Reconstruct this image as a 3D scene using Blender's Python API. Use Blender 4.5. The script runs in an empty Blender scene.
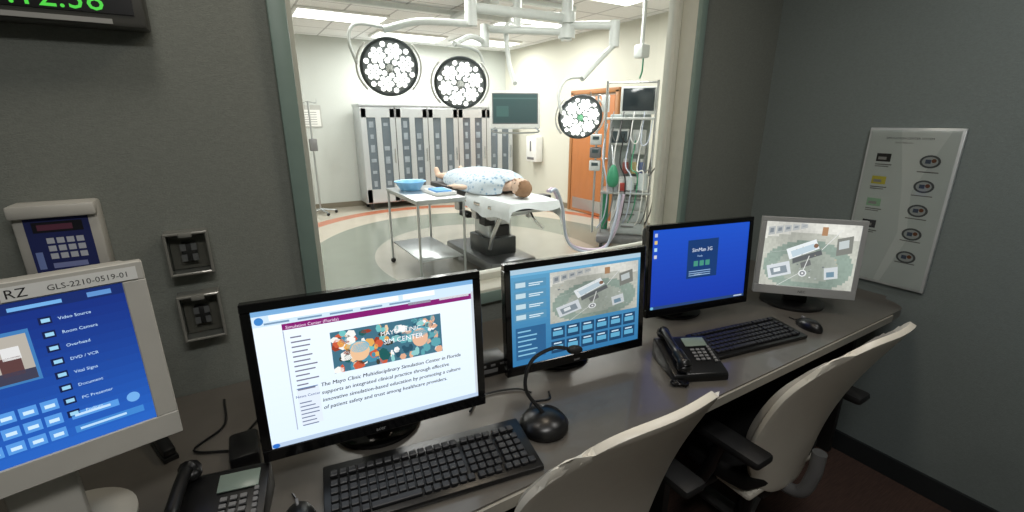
import bpy, bmesh, math, random
from mathutils import Vector, Matrix, Euler
random.seed(7)
SC=bpy.context.scene
COL=SC.collection
try:
    SC.view_settings.view_transform='Standard'
except Exception: pass

# ---------------------------------------------------------------- materials
def lin(c):
    return tuple(((v/255.)/12.92 if v/255.<=.04045 else ((v/255.+.055)/1.055)**2.4) for v in c)
MATS={}
def mat(name,rgb,rough=.5,metal=0.,emit=0.,var=.08,scale=20.,bump=0.,bscale=200.,spec=.5,coat=0.,aniso=None):
    if name in MATS: return MATS[name]
    m=bpy.data.materials.new(name); m.use_nodes=True
    nt=m.node_tree; b=nt.nodes['Principled BSDF']
    c=lin(rgb)
    tc=nt.nodes.new('ShaderNodeTexCoord')
    no=nt.nodes.new('ShaderNodeTexNoise'); no.inputs['Scale'].default_value=scale; no.inputs['Detail'].default_value=4
    mp=nt.nodes.new('ShaderNodeMapping')
    nt.links.new(tc.outputs['Object'],mp.inputs['Vector'])
    if aniso: mp.inputs['Scale'].default_value=aniso
    nt.links.new(mp.outputs[0],no.inputs['Vector'])
    mix=nt.nodes.new('ShaderNodeMixRGB')
    mix.inputs[1].default_value=tuple(max(0,x*(1-var)) for x in c)+(1,)
    mix.inputs[2].default_value=tuple(min(1,x*(1+var)) for x in c)+(1,)
    nt.links.new(no.outputs['Fac'],mix.inputs[0]); nt.links.new(mix.outputs[0],b.inputs['Base Color'])
    b.inputs['Roughness'].default_value=rough; b.inputs['Metallic'].default_value=metal
    b.inputs['Specular IOR Level'].default_value=spec
    b.inputs['Coat Weight'].default_value=coat
    if emit:
        b.inputs['Emission Color'].default_value=c+(1,); b.inputs['Emission Strength'].default_value=emit
    if bump:
        n2=nt.nodes.new('ShaderNodeTexNoise'); n2.inputs['Scale'].default_value=bscale; n2.inputs['Detail'].default_value=3
        nt.links.new(mp.outputs[0],n2.inputs['Vector'])
        bp=nt.nodes.new('ShaderNodeBump'); bp.inputs['Strength'].default_value=bump; bp.inputs['Distance'].default_value=.002
        nt.links.new(n2.outputs['Fac'],bp.inputs['Height']); nt.links.new(bp.outputs[0],b.inputs['Normal'])
    MATS[name]=m; return m

def attr_mat(name,emit,rough=.5):
    m=bpy.data.materials.new(name); m.use_nodes=True; nt=m.node_tree; b=nt.nodes['Principled BSDF']
    a=nt.nodes.new('ShaderNodeAttribute'); a.attribute_name='Col'
    if emit:
        b.inputs['Base Color'].default_value=(.01,.01,.01,1)
        nt.links.new(a.outputs['Color'],b.inputs['Emission Color']); b.inputs['Emission Strength'].default_value=emit
    else: nt.links.new(a.outputs['Color'],b.inputs['Base Color'])
    b.inputs['Roughness'].default_value=rough
    return m

# ---------------------------------------------------------------- mesh helpers
def root(name,loc=(0,0,0),yaw=0.,rot=None,sc=1.):
    e=bpy.data.objects.new(name,None); COL.objects.link(e); e.location=loc
    e.rotation_euler=rot if rot else (0,0,math.radians(yaw)); e.empty_display_size=.1; e.scale=(sc,sc,sc)
    return e
def finish(bm,name,m,par,smooth=False,loc=None,rot=None):
    me=bpy.data.meshes.new(name); bmesh.ops.recalc_face_normals(bm,faces=bm.faces[:]); bm.to_mesh(me); bm.free()
    o=bpy.data.objects.new(name,me); COL.objects.link(o)
    if m: me.materials.append(m)
    if par: o.parent=par
    if loc: o.location=loc
    if rot: o.rotation_euler=rot
    if smooth:
        for p in me.polygons: p.use_smooth=True
        try: me.set_sharp_from_angle(angle=math.radians(40))
        except Exception: pass
    return o
def _cube(bm,sx,sy,sz,x,y,z,M=None):
    vs=[bm.verts.new((x+i*sx/2,y+j*sy/2,z+k*sz/2)) for i in(-1,1) for j in(-1,1) for k in(-1,1)]
    for f in ((0,1,3,2),(4,6,7,5),(0,4,5,1),(2,3,7,6),(0,2,6,4),(1,5,7,3)):
        bm.faces.new([vs[i] for i in f])
def box(name,sx,sy,sz,x,y,z,m,par=None,bev=0.,rot=(0,0,0),seg=2):
    bm=bmesh.new(); _cube(bm,sx,sy,sz,0,0,0)
    if bev: bmesh.ops.bevel(bm,geom=bm.edges[:],offset=min(bev,min(sx,sy,sz)*.49),segments=seg,affect='EDGES',profile=.5)
    return finish(bm,name,m,par,bool(bev),(x,y,z),rot)
def multi(name,L,m,par=None,bev=0.):
    bm=bmesh.new()
    for t in L: _cube(bm,*t)
    if bev: bmesh.ops.bevel(bm,geom=bm.edges[:],offset=bev,segments=1,affect='EDGES')
    return finish(bm,name,m,par)
def cyl(name,p0,p1,r,m,par=None,r2=None,n=20):
    p0=Vector(p0);p1=Vector(p1);d=p1-p0
    bm=bmesh.new(); bmesh.ops.create_cone(bm,cap_ends=True,segments=n,radius1=r,radius2=r if r2 is None else r2,depth=d.length)
    Q=d.to_track_quat('Z','Y').to_matrix().to_4x4(); Q.translation=(p0+p1)/2
    bmesh.ops.transform(bm,matrix=Q,verts=bm.verts[:])
    return finish(bm,name,m,par,True)
def tube(name,pts,r,m,par=None,n=8,sub=8,smooth=True):
    P=[Vector(p) for p in pts]
    S=[]
    if smooth and len(P)>2:
        Q=[2*P[0]-P[1]]+P+[2*P[-1]-P[-2]]
        for i in range(1,len(Q)-2):
            a,b,c,d=Q[i-1:i+3]
            for k in range(sub):
                t=k/sub
                S.append(.5*((2*b)+(c-a)*t+(2*a-5*b+4*c-d)*t*t+(3*b-a-3*c+d)*t**3))
        S.append(P[-1])
    else: S=P
    bm=bmesh.new(); rings=[]; nrm=None
    for i,s in enumerate(S):
        d=(S[min(i+1,len(S)-1)]-S[max(i-1,0)]).normalized()
        if nrm is None:
            nrm=d.orthogonal().normalized()
        nrm=(nrm-d*nrm.dot(d))
        if nrm.length<1e-5: nrm=d.orthogonal()
        nrm.normalize(); bn=d.cross(nrm)
        rr=r[i*(len(r)-1)//max(1,len(S)-1)] if isinstance(r,(list,tuple)) else r
        rings.append([bm.verts.new(s+rr*(nrm*math.cos(2*math.pi*k/n)+bn*math.sin(2*math.pi*k/n))) for k in range(n)])
    for A,B in zip(rings,rings[1:]):
        for k in range(n): bm.faces.new((A[k],A[(k+1)%n],B[(k+1)%n],B[k]))
    bm.faces.new(rings[0]); bm.faces.new(rings[-1][::-1])
    return finish(bm,name,m,par,True)
def ell(name,rx,ry,rz,loc,m,par=None,rot=None,u=24,v=14,fn=None):
    bm=bmesh.new(); bmesh.ops.create_uvsphere(bm,u_segments=u,v_segments=v,radius=1)
    for q in bm.verts:
        q.co=Vector((q.co.x*rx,q.co.y*ry,q.co.z*rz))
        if fn: q.co=fn(q.co)
    return finish(bm,name,m,par,True,loc,rot)
def lathe(name,prof,loc,m,par=None,n=32,rot=None):
    bm=bmesh.new(); R=[]
    for r,z in prof: R.append([bm.verts.new((r*math.cos(2*math.pi*k/n),r*math.sin(2*math.pi*k/n),z)) for k in range(n)])
    for A,B in zip(R,R[1:]):
        for k in range(n): bm.faces.new((A[k],A[(k+1)%n],B[(k+1)%n],B[k]))
    bm.faces.new(R[0][::-1]); bm.faces.new(R[-1])
    return finish(bm,name,m,par,True,loc,rot)
def prism(name,poly,x0,x1,m,par=None,bev=0.):
    bm=bmesh.new(); A=[bm.verts.new((x0,y,z)) for y,z in poly]; B=[bm.verts.new((x1,y,z)) for y,z in poly]
    bm.faces.new(A[::-1]); bm.faces.new(B)
    for k in range(len(A)): bm.faces.new((A[k],A[(k+1)%len(A)],B[(k+1)%len(A)],B[k]))
    if bev: bmesh.ops.bevel(bm,geom=bm.edges[:],offset=bev,segments=2,affect='EDGES',profile=.5)
    return finish(bm,name,m,par,bool(bev))
def text_faces(s,size):
    cu=bpy.data.curves.new('t','FONT'); cu.body=s; cu.size=size; cu.resolution_u=2
    o=bpy.data.objects.new('t',cu); COL.objects.link(o); bpy.context.view_layer.update()
    me=o.evaluated_get(bpy.context.evaluated_depsgraph_get()).to_mesh()
    V=[v.co.copy() for v in me.vertices]; Fc=[list(p.vertices) for p in me.polygons]
    bpy.data.objects.remove(o); bpy.data.curves.remove(cu)
    return V,Fc
class Canvas:
    """flat printed / displayed surface in local XZ facing -Y, lower-left origin"""
    def __init__(s,name,par,ox,oy,oz,step=.00025): s.n=name;s.p=par;s.o=(ox,oy,oz);s.V=[];s.F=[];s.C=[];s.st=step
    def poly(s,pts,col,L=1):
        b=len(s.V); s.V+= [(x,-L*s.st,z) for x,z in pts]; s.F.append(list(range(b,b+len(pts)))); s.C.append(lin(col))
    def rect(s,x,y,w,h,col,L=1): s.poly([(x,y),(x+w,y),(x+w,y+h),(x,y+h)],col,L)
    def grad(s,x,y,w,h,c0,c1,L=0,n=16,vert=True):
        for i in range(n):
            t=i/(n-1); c=[c0[k]*(1-t)+c1[k]*t for k in range(3)]
            if vert: s.rect(x,y+h*i/n,w,h/n,c,L)
            else: s.rect(x+w*i/n,y,w/n,h,c,L)
    def ell(s,x,y,rx,ry,col,L=1,n=20): s.poly([(x+rx*math.cos(2*math.pi*k/n),y+ry*math.sin(2*math.pi*k/n)) for k in range(n)],col,L)
    def text(s,t,x,y,size,col,L=2,shear=0):
        V,Fc=text_faces(t,size); b=len(s.V)
        s.V+=[(x+v.x+shear*v.y,-L*s.st,y+v.y) for v in V]
        for f in Fc: s.F.append([b+i for i in f]); s.C.append(lin(col))
    def done(s,emit=0,rough=.5):
        me=bpy.data.meshes.new(s.n); me.from_pydata(s.V,[],s.F)
        ca=me.color_attributes.new('Col','FLOAT_COLOR','CORNER'); i=0
        for f,c in zip(s.F,s.C):
            for _ in f: ca.data[i].color=c+(1,); i+=1
        me.materials.append(attr_mat(s.n+'_mat',emit,rough))
        o=bpy.data.objects.new(s.n,me); COL.objects.link(o); o.parent=s.p; o.location=s.o
        return o

# ---------------------------------------------------------------- shared materials
wallm=mat('fabric_wall_covering',(122,126,119),.9,bump=.7,bscale=200,var=.2,scale=110,aniso=(1,1,2.2))
wallr=mat('fabric_wall_covering_side',(118,128,127),.9,bump=.7,bscale=200,var=.16,scale=110,aniso=(1,1,2.2))
steelg=mat('painted_steel_frame',(122,142,134),.4)
cream=mat('light_frame_and_lit_jamb_paint',(206,208,196),.45)
black=mat('black_plastic',(16,16,17),.32,var=.1)
blackm=mat('black_matte',(14,14,15),.6)
gloss=mat('gloss_black_bezel',(10,10,11),.12)
beige=mat('beige_plastic',(186,184,176),.45)
silver=mat('silver_plastic',(176,178,178),.35,metal=.3)
steel=mat('stainless_steel',(190,194,196),.28,metal=.9,aniso=(1,1,30),scale=6)
csteel=mat('cabinet_steel',(196,200,202),.3,metal=.45,aniso=(1,1,30),scale=6)
chrome=mat('chrome',(215,215,215),.12,metal=1)
white=mat('white_enamel',(228,228,224),.35)
shellm=mat('chair_shell_plastic',(214,209,196),.38,var=.03)
cushm=mat('chair_back_fabric',(168,164,154),.85,bump=.5,bscale=300)
dark=mat('dark_panel',(36,35,34),.6)
grey=mat('grey_plastic',(110,110,110),.5)
keym=mat('key_caps',(34,34,36),.45)
skin=mat('mannequin_skin',(222,192,170),.5)
LEDm=mat('led_lens',(255,253,246),.3,emit=2.4)

# ---------------------------------------------------------------- room shell
W=1.45; T=.14; H=2.62
XL,XR,YB=-1.9,2.42,-1.7
wx0,wx1,wz0,wz1=.14,1.83,.955,2.36
multi('wall_front',[
 (wx0-XL,T,H,(XL+wx0)/2,W+T/2,H/2),
 (XR+.15-wx1,T,H,(XR+.15+wx1)/2,W+T/2,H/2),
 (wx1-wx0,T,wz0,(wx0+wx1)/2,W+T/2,wz0/2),
 (wx1-wx0,T,H-wz1,(wx0+wx1)/2,W+T/2,(H+wz1)/2)],wallm)
box('wall_right',.12,W-YB,H,XR+.06,(W+YB)/2,H/2,wallr)
box('wall_left',.12,W-YB,H,XL-.06,(W+YB)/2,H/2,wallm)
box('wall_back',XR-XL+.24,.12,H,(XR+XL)/2,YB-.06,H/2,wallm)
box('ceiling',XR-XL+.24,W-YB+.12,.1,(XR+XL)/2,(W+YB)/2-.06,H+.05,mat('ceiling_paint',(196,196,190),.9))
cm=mat('carpet',(74,54,46),.95,bump=.8,bscale=500,var=.75,scale=40,aniso=(.3,6,1))
box('floor',XR-XL+.24,W-YB+.12,.1,(XR+XL)/2,(W+YB)/2-.06,-.05,cm)
box('baseboard_right',.015,W-YB,.1,XR-.0075,(W+YB)/2,.05,mat('baseboard_rubber',(34,38,40),.5))
box('baseboard_front',XR-XL-.02,.012,.1,(XR+XL)/2,W-.006,.05,MATS['baseboard_rubber'])

# window frame
wf=root('window_1',(0,0,0))
fy=W+T/2
box('jamb_left',.03,T+.04,wz1-wz0,wx0+.015,fy,(wz0+wz1)/2,steelg,wf,.003)
box('jamb_right',.03,T+.04,wz1-wz0,wx1-.015,fy,(wz0+wz1)/2,cream,wf,.003)  # operating-room light on the reveal is put into this jamb's cream colour
box('casing_left',.045,.022,wz1-wz0+.08,wx0+.012,W-.013,(wz0+wz1)/2,steelg,wf,.004)
box('casing_right',.04,.022,wz1-wz0+.08,wx1-.012,W-.013,(wz0+wz1)/2,steelg,wf,.004)
box('casing_bottom',wx1-wx0+.02,.022,.045,(wx0+wx1)/2,W-.013,wz0,steelg,wf,.004)
box('sill',wx1-wx0-.06,T+.04,.03,(wx0+wx1)/2,fy,wz0+.018,cream,wf,.004)
box('head',wx1-wx0,T+.04,.04,(wx0+wx1)/2,fy,wz1-.02,steelg,wf,.003)
for nm,x in (('stop_left',wx0+.045),('stop_right',wx1-.047)):
    box(nm,.03,.045,wz1-wz0-.05,x,fy+.03,(wz0+wz1)/2,cream,wf,.003)
box('stop_bottom',wx1-wx0-.08,.045,.03,(wx0+wx1)/2,fy+.03,wz0+.045,cream,wf,.003)
gm=bpy.data.materials.new('window_glass'); gm.use_nodes=True; nt=gm.node_tree; nt.nodes.clear()
o_=nt.nodes.new('ShaderNodeOutputMaterial'); mx=nt.nodes.new('ShaderNodeMixShader'); tr=nt.nodes.new('ShaderNodeBsdfTransparent'); gl=nt.nodes.new('ShaderNodeBsdfGlossy'); fr=nt.nodes.new('ShaderNodeFresnel')
gl.inputs['Roughness'].default_value=.02; fr.inputs[0].default_value=1.25; tr.inputs[0].default_value=(.975,.985,.98,1)
nt.links.new(fr.outputs[0],mx.inputs[0]); nt.links.new(tr.outputs[0],mx.inputs[1]); nt.links.new(gl.outputs[0],mx.inputs[2]); nt.links.new(mx.outputs[0],o_.inputs[0])
box('glass_pane',wx1-wx0-.08,.006,wz1-wz0-.07,(wx0+wx1)/2,fy+.03,(wz0+wz1)/2+.01,gm,wf)

# ---------------------------------------------------------------- operating room shell
OX0,OX1,OY0,OY1,OH=-2.2,5.3,W+T,9.1,3.0
orw=mat('operating_wall_paint',(194,198,192),.6,var=.03)
orr=mat('operating_side_paint',(204,202,188),.6,var=.03)
box('wall_operating_back',OX1-OX0+.2,.1,OH,(OX0+OX1)/2,OY1+.05,OH/2,orw)
box('wall_operating_right',.1,OY1-OY0,OH,OX1+.05,(OY0+OY1)/2,OH/2,orr)
box('wall_operating_left',.1,OY1-OY0,OH,OX0-.05,(OY0+OY1)/2,OH/2,orw)
multi('wall_operating_front',[(wx0-OX0-.02,.02,OH,(OX0+wx0-.02)/2,OY0+.011,OH/2),(OX1-wx1-.02,.02,OH,(OX1+wx1+.02)/2,OY0+.011,OH/2),
   (wx1-wx0+.04,.02,wz0-.02,(wx0+wx1)/2,OY0+.011,(wz0-.02)/2),(wx1-wx0+.04,.02,OH-wz1-.02,(wx0+wx1)/2,OY0+.011,(OH+wz1+.02)/2)],orw)
cmt=bpy.data.materials.new('ceiling_tiles'); cmt.use_nodes=True; nt=cmt.node_tree; b=nt.nodes['Principled BSDF']
tc=nt.nodes.new('ShaderNodeTexCoord'); br=nt.nodes.new('ShaderNodeTexBrick'); nt.links.new(tc.outputs['Object'],br.inputs['Vector'])
br.offset=0; br.inputs['Scale'].default_value=1; br.inputs['Brick Width'].default_value=.6; br.inputs['Row Height'].default_value=.6; br.inputs['Mortar Size'].default_value=.014
br.inputs['Color1'].default_value=(.86,.86,.85,1); br.inputs['Color2'].default_value=(.82,.82,.81,1); br.inputs['Mortar'].default_value=(.5,.5,.5,1)
nt.links.new(br.outputs['Color'],b.inputs['Base Color']); b.inputs['Roughness'].default_value=.9
box('ceiling_operating_room',OX1-OX0,OY1-OY0,.1,(OX0+OX1)/2,(OY0+OY1)/2,OH+.05,cmt)
fm=bpy.data.materials.new('operating_floor_vinyl'); fm.use_nodes=True; nt=fm.node_tree; b=nt.nodes['Principled BSDF']
geo=nt.nodes.new('ShaderNodeNewGeometry')
sub=nt.nodes.new('ShaderNodeVectorMath'); sub.operation='SUBTRACT'; sub.inputs[1].default_value=(2.6,4.9,0)
scl=nt.nodes.new('ShaderNodeVectorMath'); scl.operation='MULTIPLY'; scl.inputs[1].default_value=(1,.8,0)
ln=nt.nodes.new('ShaderNodeVectorMath'); ln.operation='LENGTH'
nt.links.new(geo.outputs['Position'],sub.inputs[0]); nt.links.new(sub.outputs[0],scl.inputs[0]); nt.links.new(scl.outputs[0],ln.inputs[0])
mr=nt.nodes.new('ShaderNodeMath'); mr.operation='DIVIDE'; mr.inputs[1].default_value=6; nt.links.new(ln.outputs['Value'],mr.inputs[0])
cr=nt.nodes.new('ShaderNodeValToRGB'); cr.color_ramp.interpolation='CONSTANT'; nt.links.new(mr.outputs[0],cr.inputs[0])
E=cr.color_ramp.elements
def L4(c): return lin(c)+(1,)
E[0].position=0; E[0].color=L4((162,160,150))
E[1].position=1.35/6; E[1].color=L4((126,132,122))
for p_,c_ in ((2.15/6,(184,176,162)),(2.62/6,(180,112,86)),(2.82/6,(180,174,160))):
    e=E.new(p_); e.color=L4(c_)
nz=nt.nodes.new('ShaderNodeTexNoise'); nz.inputs['Scale'].default_value=30
mm=nt.nodes.new('ShaderNodeMixRGB'); mm.blend_type='MULTIPLY'; mm.inputs[0].default_value=.15
nt.links.new(cr.outputs[0],mm.inputs[1]); nt.links.new(nz.outputs['Fac'],mm.inputs[2]); nt.links.new(mm.outputs[0],b.inputs['Base Color'])
b.inputs['Roughness'].default_value=.2
box('floor_operating_room',OX1-OX0,OY1-OY0,.1,(OX0+OX1)/2,(OY0+OY1)/2,-.05,fm)
box('baseboard_operating_back',OX1-OX0,.015,.1,(OX0+OX1)/2,OY1-.0075,.05,mat('baseboard_or',(120,112,96),.5))
box('baseboard_operating_right',.015,OY1-OY0,.1,OX1-.0075,(OY0+OY1)/2,.05,MATS['baseboard_or'])
trof=mat('troffer_diffuser',(255,254,250),.4,emit=2.4)
for i,(x,y) in enumerate(((1.55,7.2),(4.3,8.1),(4.2,6.3),(2.9,8.3),(1.2,4.3),(3.9,4.4),(2.4,2.6),(-.6,6.0))):
    L=root('ceiling_light',(x,y,OH))
    box('trim',1.22,.62,.03,0,0,-.015,white,L,.004); box('diffuser',1.14,.54,.01,0,0,-.034,trof,L)
    ld=bpy.data.lights.new('lamp','AREA'); ld.shape='RECTANGLE'; ld.size=1.1; ld.size_y=.5; ld.energy=43; ld.color=(1,.99,.965)
    lo=bpy.data.objects.new('lamp',ld); COL.objects.link(lo); lo.parent=L; lo.location=(0,0,-.05)
d=root('door_1',(OX1,6.13,0))
box('leaf',.04,1.02,1.98,-.025,0,1.0,mat('orange_wood',(180,114,66),.35,scale=4,var=.15,aniso=(6,6,1)),d,.004)
for nm,sy,sz,y,z in (('frame_a',.07,2.06,-.56,1.03),('frame_b',.07,2.06,.56,1.03),('frame_top',1.19,.07,0,2.06)):
    box(nm,.05,sy,sz,-.027,y,z,mat('door_frame_paint',(160,110,66),.4),d,.004)
cyl('handle',(-.07,-.44,1.0),(-.07,-.32,1.0),.012,steel,d)
box('kick_plate',.004,.9,.2,-.047,0,.16,steel,d)

# ---------------------------------------------------------------- cabinets
cab=root('instrument_cabinet',(3.55,8.72,0))
cw,ch=3.1,1.86
box('body',cw,.5,ch-.12,0,.02,.12+(ch-.12)/2,csteel,cab,.006)
glassd=mat('cabinet_glass',(96,106,114),.08,coat=.5)
n=5; dw=cw/n
for i in range(n):
    x=-cw/2+dw*(i+.5)
    fr=[(.095,.03,ch-.2,x-dw/2+.052,-.245,.14+(ch-.2)/2),(.095,.03,ch-.2,x+dw/2-.052,-.245,.14+(ch-.2)/2),
        (dw-.03,.03,.15,x,-.245,ch-.135),(dw-.03,.03,.24,x,-.245,.26),(.10,.03,ch-.3,x,-.247,.14+(ch-.2)/2)]
    multi('door_frame_%d'%(i+1),fr,csteel,cab)
    box('door_glass_%d'%(i+1),dw-.1,.008,ch-.4,x,-.236,.96,glassd,cab)
    items=[]
    for k in range(6):
        for sgn in (-1,1):
            if random.random()<.8:
                w1=random.uniform(.05,.10); items.append((w1,.006,random.uniform(.05,.13),x+sgn*.128,-.242,.48+k*.21))
    multi('supplies_%d'%(i+1),items,mat('cabinet_supplies',(140,150,158),.5,var=.5,scale=9),cab,.001)
    cyl('handle_%d'%(i+1),(x+dw/2-.05,-.28,.85),(x+dw/2-.05,-.28,1.1),.009,chrome,cab,n=8)
multi('door_gaps',[(.012,.034,ch-.16,-cw/2+dw*i,-.245,.14+(ch-.2)/2) for i in range(1,n)],dark,cab)
multi('feet',[(.05,.05,.12,sx*(cw/2-.1),sy*.18,.06) for sx in(-1,-.33,.33,1) for sy in(-1,1)],blackm,cab)
box('top_lip',cw+.02,.54,.04,0,.01,ch,csteel,cab,.004)

# ---------------------------------------------------------------- wall items of the operating room
dsp=root('paper_towel_dispenser',(OX1-.001,7.8,1.05))
box('case',.18,.36,.5,-.09,0,0,white,dsp,.03); box('mouth',.02,.24,.05,-.175,0,-.18,grey,dsp,.005); box('lens',.01,.05,.2,-.182,0,.06,grey,dsp,.003)
ch_=root('wall_chart',(1.05,OY1-.012,1.48)); c=Canvas('sheet',ch_,0,0,0,.0006)
c.rect(0,0,.42,.38,(176,176,170),0); c.rect(.02,.02,.38,.28,(226,226,220),1)
for k in range(6): c.rect(.04,.05+k*.04,.3,.012,(150,150,150),2)
c.done(0)
ivp=root('iv_pole',(1.2,8.6,0))
cyl('post',(0,0,.06),(0,0,1.9),.014,steel,ivp)
for k in range(5):
    an=2*math.pi*k/5; cyl('leg_%d'%k,(0,0,.09),(.26*math.cos(an),.26*math.sin(an),.05),.014,steel,ivp,n=8); ell('caster_%d'%k,.028,.028,.028,(.26*math.cos(an),.26*math.sin(an),.028),black,ivp,u=10,v=8)
tube('hooks',[(-.14,0,1.95),(-.12,0,1.88),(0,0,1.9),(.12,0,1.88),(.14,0,1.95)],.006,steel,ivp,6)
box('infusion_pump',.12,.1,.2,0,-.06,1.2,grey,ivp,.01)

# ---------------------------------------------------------------- surgical lights and pendants
def surg_head(par,loc,nrm,R=.30,tint=(150,154,150)):
    h=bpy.data.objects.new('lamp_head',None); COL.objects.link(h); h.parent=par; h.location=loc
    h.rotation_mode='QUATERNION'; h.rotation_quaternion=Vector(nrm).normalized().to_track_quat('Z','Y')
    lathe('housing',[(.02,-.09),(R*.55,-.075),(R*.95,-.04),(R*1.05,-.01),(R*1.05,.012),(R*.97,.018),(R*.95,.006),(.01,.004)],(0,0,0),mat('lamp_housing',(70,76,78),.3),h,40)
    lathe('reflector',[(R*.95,.006),(R*.94,.010),(.01,.010)],(0,0,0),mat('lamp_reflector',(128,136,140),.3,metal=.3),h,40)
    bm=bmesh.new()
    cl=[]
    for k in range(6): cl.append((.60*R*math.cos(k*math.pi/3+.26),.60*R*math.sin(k*math.pi/3+.26)))
    pts=[]
    for cx,cy in cl:
        pts.append((cx,cy))
        for k in range(6): pts.append((cx+.205*R*math.cos(k*math.pi/3),cy+.205*R*math.sin(k*math.pi/3)))
    for k in range(6): pts.append((.27*R*math.cos(k*math.pi/3+.78),.27*R*math.sin(k*math.pi/3+.78)))
    for k in range(6): pts.append((.84*R*math.cos(k*math.pi/3+.78),.84*R*math.sin(k*math.pi/3+.78)))
    for x,y in pts:
        rr=R*.092; vs=[bm.verts.new((x+rr*math.cos(k*math.pi/4),y+rr*math.sin(k*math.pi/4),.020)) for k in range(8)]
        vb=[bm.verts.new((v.co.x,v.co.y,.010)) for v in vs]; bm.faces.new(vs)
        for k in range(8): bm.faces.new((vs[k],vs[(k+1)%8],vb[(k+1)%8],vb[k]))
    finish(bm,'leds',LEDm,h)
    lathe('center_handle',[(R*.14,.0),(R*.14,.03),(R*.09,.05),(R*.07,.10),(.01,.105)],(0,0,0),mat('handle_%d_%d_%d'%tint,tint,.4),h,16)
    for s0 in (0,math.pi):
        tube('rim_handle',[(R*1.16*math.cos(s0+k*math.pi/12),R*1.16*math.sin(s0+k*math.pi/12),-.01) for k in range(-3,4)],.009,white,h,6,2)
    return h
armw=mat('pendant_arm_paint',(206,210,206),.35)
sl=root('surgical_light',(3.1,4.08,OH))
lathe('ceiling_canopy',[(.18,0),(.18,-.05),(.09,-.10),(.07,-.14)],(0,0,0),armw,sl)
cyl('column',(0,0,-.1),(0,0,-.62),.055,armw,sl)
cyl('arm_hub_a',(0,0,-.36),(0,0,-.46),.085,armw,sl); cyl('arm_hub_b',(0,0,-.50),(0,0,-.60),.085,armw,sl)
def P(x,y,z): return (x-3.1,y-4.08,z-OH)
tube('arm_a',[P(3.1,4.08,2.59),P(1.98,4.0,2.55)],.042,armw,sl,12,smooth=False)
cyl('joint_a',P(1.98,4.0,2.62),P(1.98,4.0,2.40),.055,armw,sl)
tube('spring_arm_a',[P(1.98,4.0,2.42),P(1.52,4.05,2.40),P(1.22,4.1,2.32)],.030,armw,sl,10)
tube('yoke_a',[P(1.22,4.1,2.34),P(1.0,4.1,2.34),P(.93,4.08,2.22),P(.97,4.05,2.04)],.014,armw,sl,8)
surg_head(sl,P(1.22,4.0,2.02),(-.22,-.9,-.38),.225)
tube('arm_b',[P(3.1,4.08,2.46),P(2.3,4.35,2.46)],.036,armw,sl,12,smooth=False)
cyl('joint_b',P(2.3,4.35,2.5),P(2.3,4.35,2.3),.045,armw,sl)
tube('spring_arm_b',[P(2.3,4.35,2.34),P(2.1,4.25,2.36),P(1.86,4.1,2.26)],.026,armw,sl,10)
tube('yoke_b',[P(1.86,4.1,2.26),P(2.08,4.1,2.22),P(2.14,4.08,2.1),P(2.11,4.05,1.94)],.014,armw,sl,8)
surg_head(sl,P(1.86,4.0,1.92),(-.35,-.85,-.42),.225)
tube('arm_c',[P(3.1,4.08,2.52),P(3.42,3.72,2.5)],.040,armw,sl,12,smooth=False)
cyl('joint_c',P(3.42,3.72,2.54),P(3.42,3.72,2.3),.05,armw,sl)
tube('spring_arm_c',[P(3.42,3.72,2.32),P(3.2,3.7,2.15),P(2.98,3.66,1.98)],.028,armw,sl,10)
surg_head(sl,P(2.93,3.6,1.63),(-.45,-.85,-.35),.205,(80,150,110))
tube('yoke_c',[P(2.98,3.66,2.0),P(2.76,3.62,1.96),P(2.68,3.62,1.82),P(2.71,3.6,1.66)],.014,armw,sl,8)
mo=root('ceiling_mounted_monitor',(2.80,4.55,OH))
lathe('canopy',[(.15,0),(.15,-.05),(.06,-.09)],(0,0,0),armw,mo)
cyl('column',(0,0,0),(0,0,-.5),.045,armw,mo)
tube('arm',[(0,0,-.46),(-.25,-.2,-.5),(-.25,-.25,-.85),(-.30,-.45,-1.05)],.025,armw,mo,10)
mh=root('screen_head',(-.36,-.55,-1.30)); mh.parent=mo; mh.rotation_euler=(math.radians(-6),0,math.radians(-26))
box('case',.50,.06,.36,0,.03,0,white,mh,.02)
c=Canvas('panel',mh,-.215,-.001,-.125,.0012); c.rect(-.01,-.01,.45,.29,(110,116,114),0); c.grad(0,0,.43,.27,(50,84,84),(66,104,102),1); c.rect(.0,.225,.43,.012,(90,130,126),2); c.rect(.03,.06,.12,.1,(74,118,112),2); c.done(.8)
tube('grip',[(-.2,-.02,-.17),(-.2,-.05,-.22),(.2,-.05,-.22),(.2,-.02,-.17)],.008,steel,mh,6)
cr_=root('ceiling_track',(2.3,5.6,OH))
for s in(-1,1): box('rail_%d'%s,3.4,.07,.06,0,s*.5,-.05,armw,cr_,.01)
box('carriage',.12,1.12,.06,.5,0,-.10,armw,cr_,.01)

# ---------------------------------------------------------------- operating table
ot=root('operating_table',(2.34,4.5,0))
pad=mat('table_pad',(30,32,36),.5); drape=mat('white_drape',(222,228,230),.85,bump=.3,bscale=30)
box('pad_head',.42,.34,.06,0,-.86,.83,pad,ot,.02)
box('pad_torso',.52,.85,.07,0,-.25,.83,pad,ot,.02)
box('pad_legs',.50,.80,.07,0,.60,.83,pad,ot,.02)
box('frame',.50,1.9,.04,0,.02,.775,steel,ot,.006)
for s in(-1,1): box('side_rail_%s'%('l' if s<0 else 'r'),.012,1.5,.035,s*.285,.05,.79,chrome,ot,.002)
for s in(-1,1): multi('rail_posts_%s'%('l' if s<0 else 'r'),[(.03,.03,.03,s*.265,y,.79) for y in (-.6,-.1,.4,.75)],steel,ot)
shroud=mat('table_shroud',(76,78,80),.3,metal=.6)
box('upper_column',.34,.42,.14,.02,-.15,.69,shroud,ot,.02)
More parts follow.
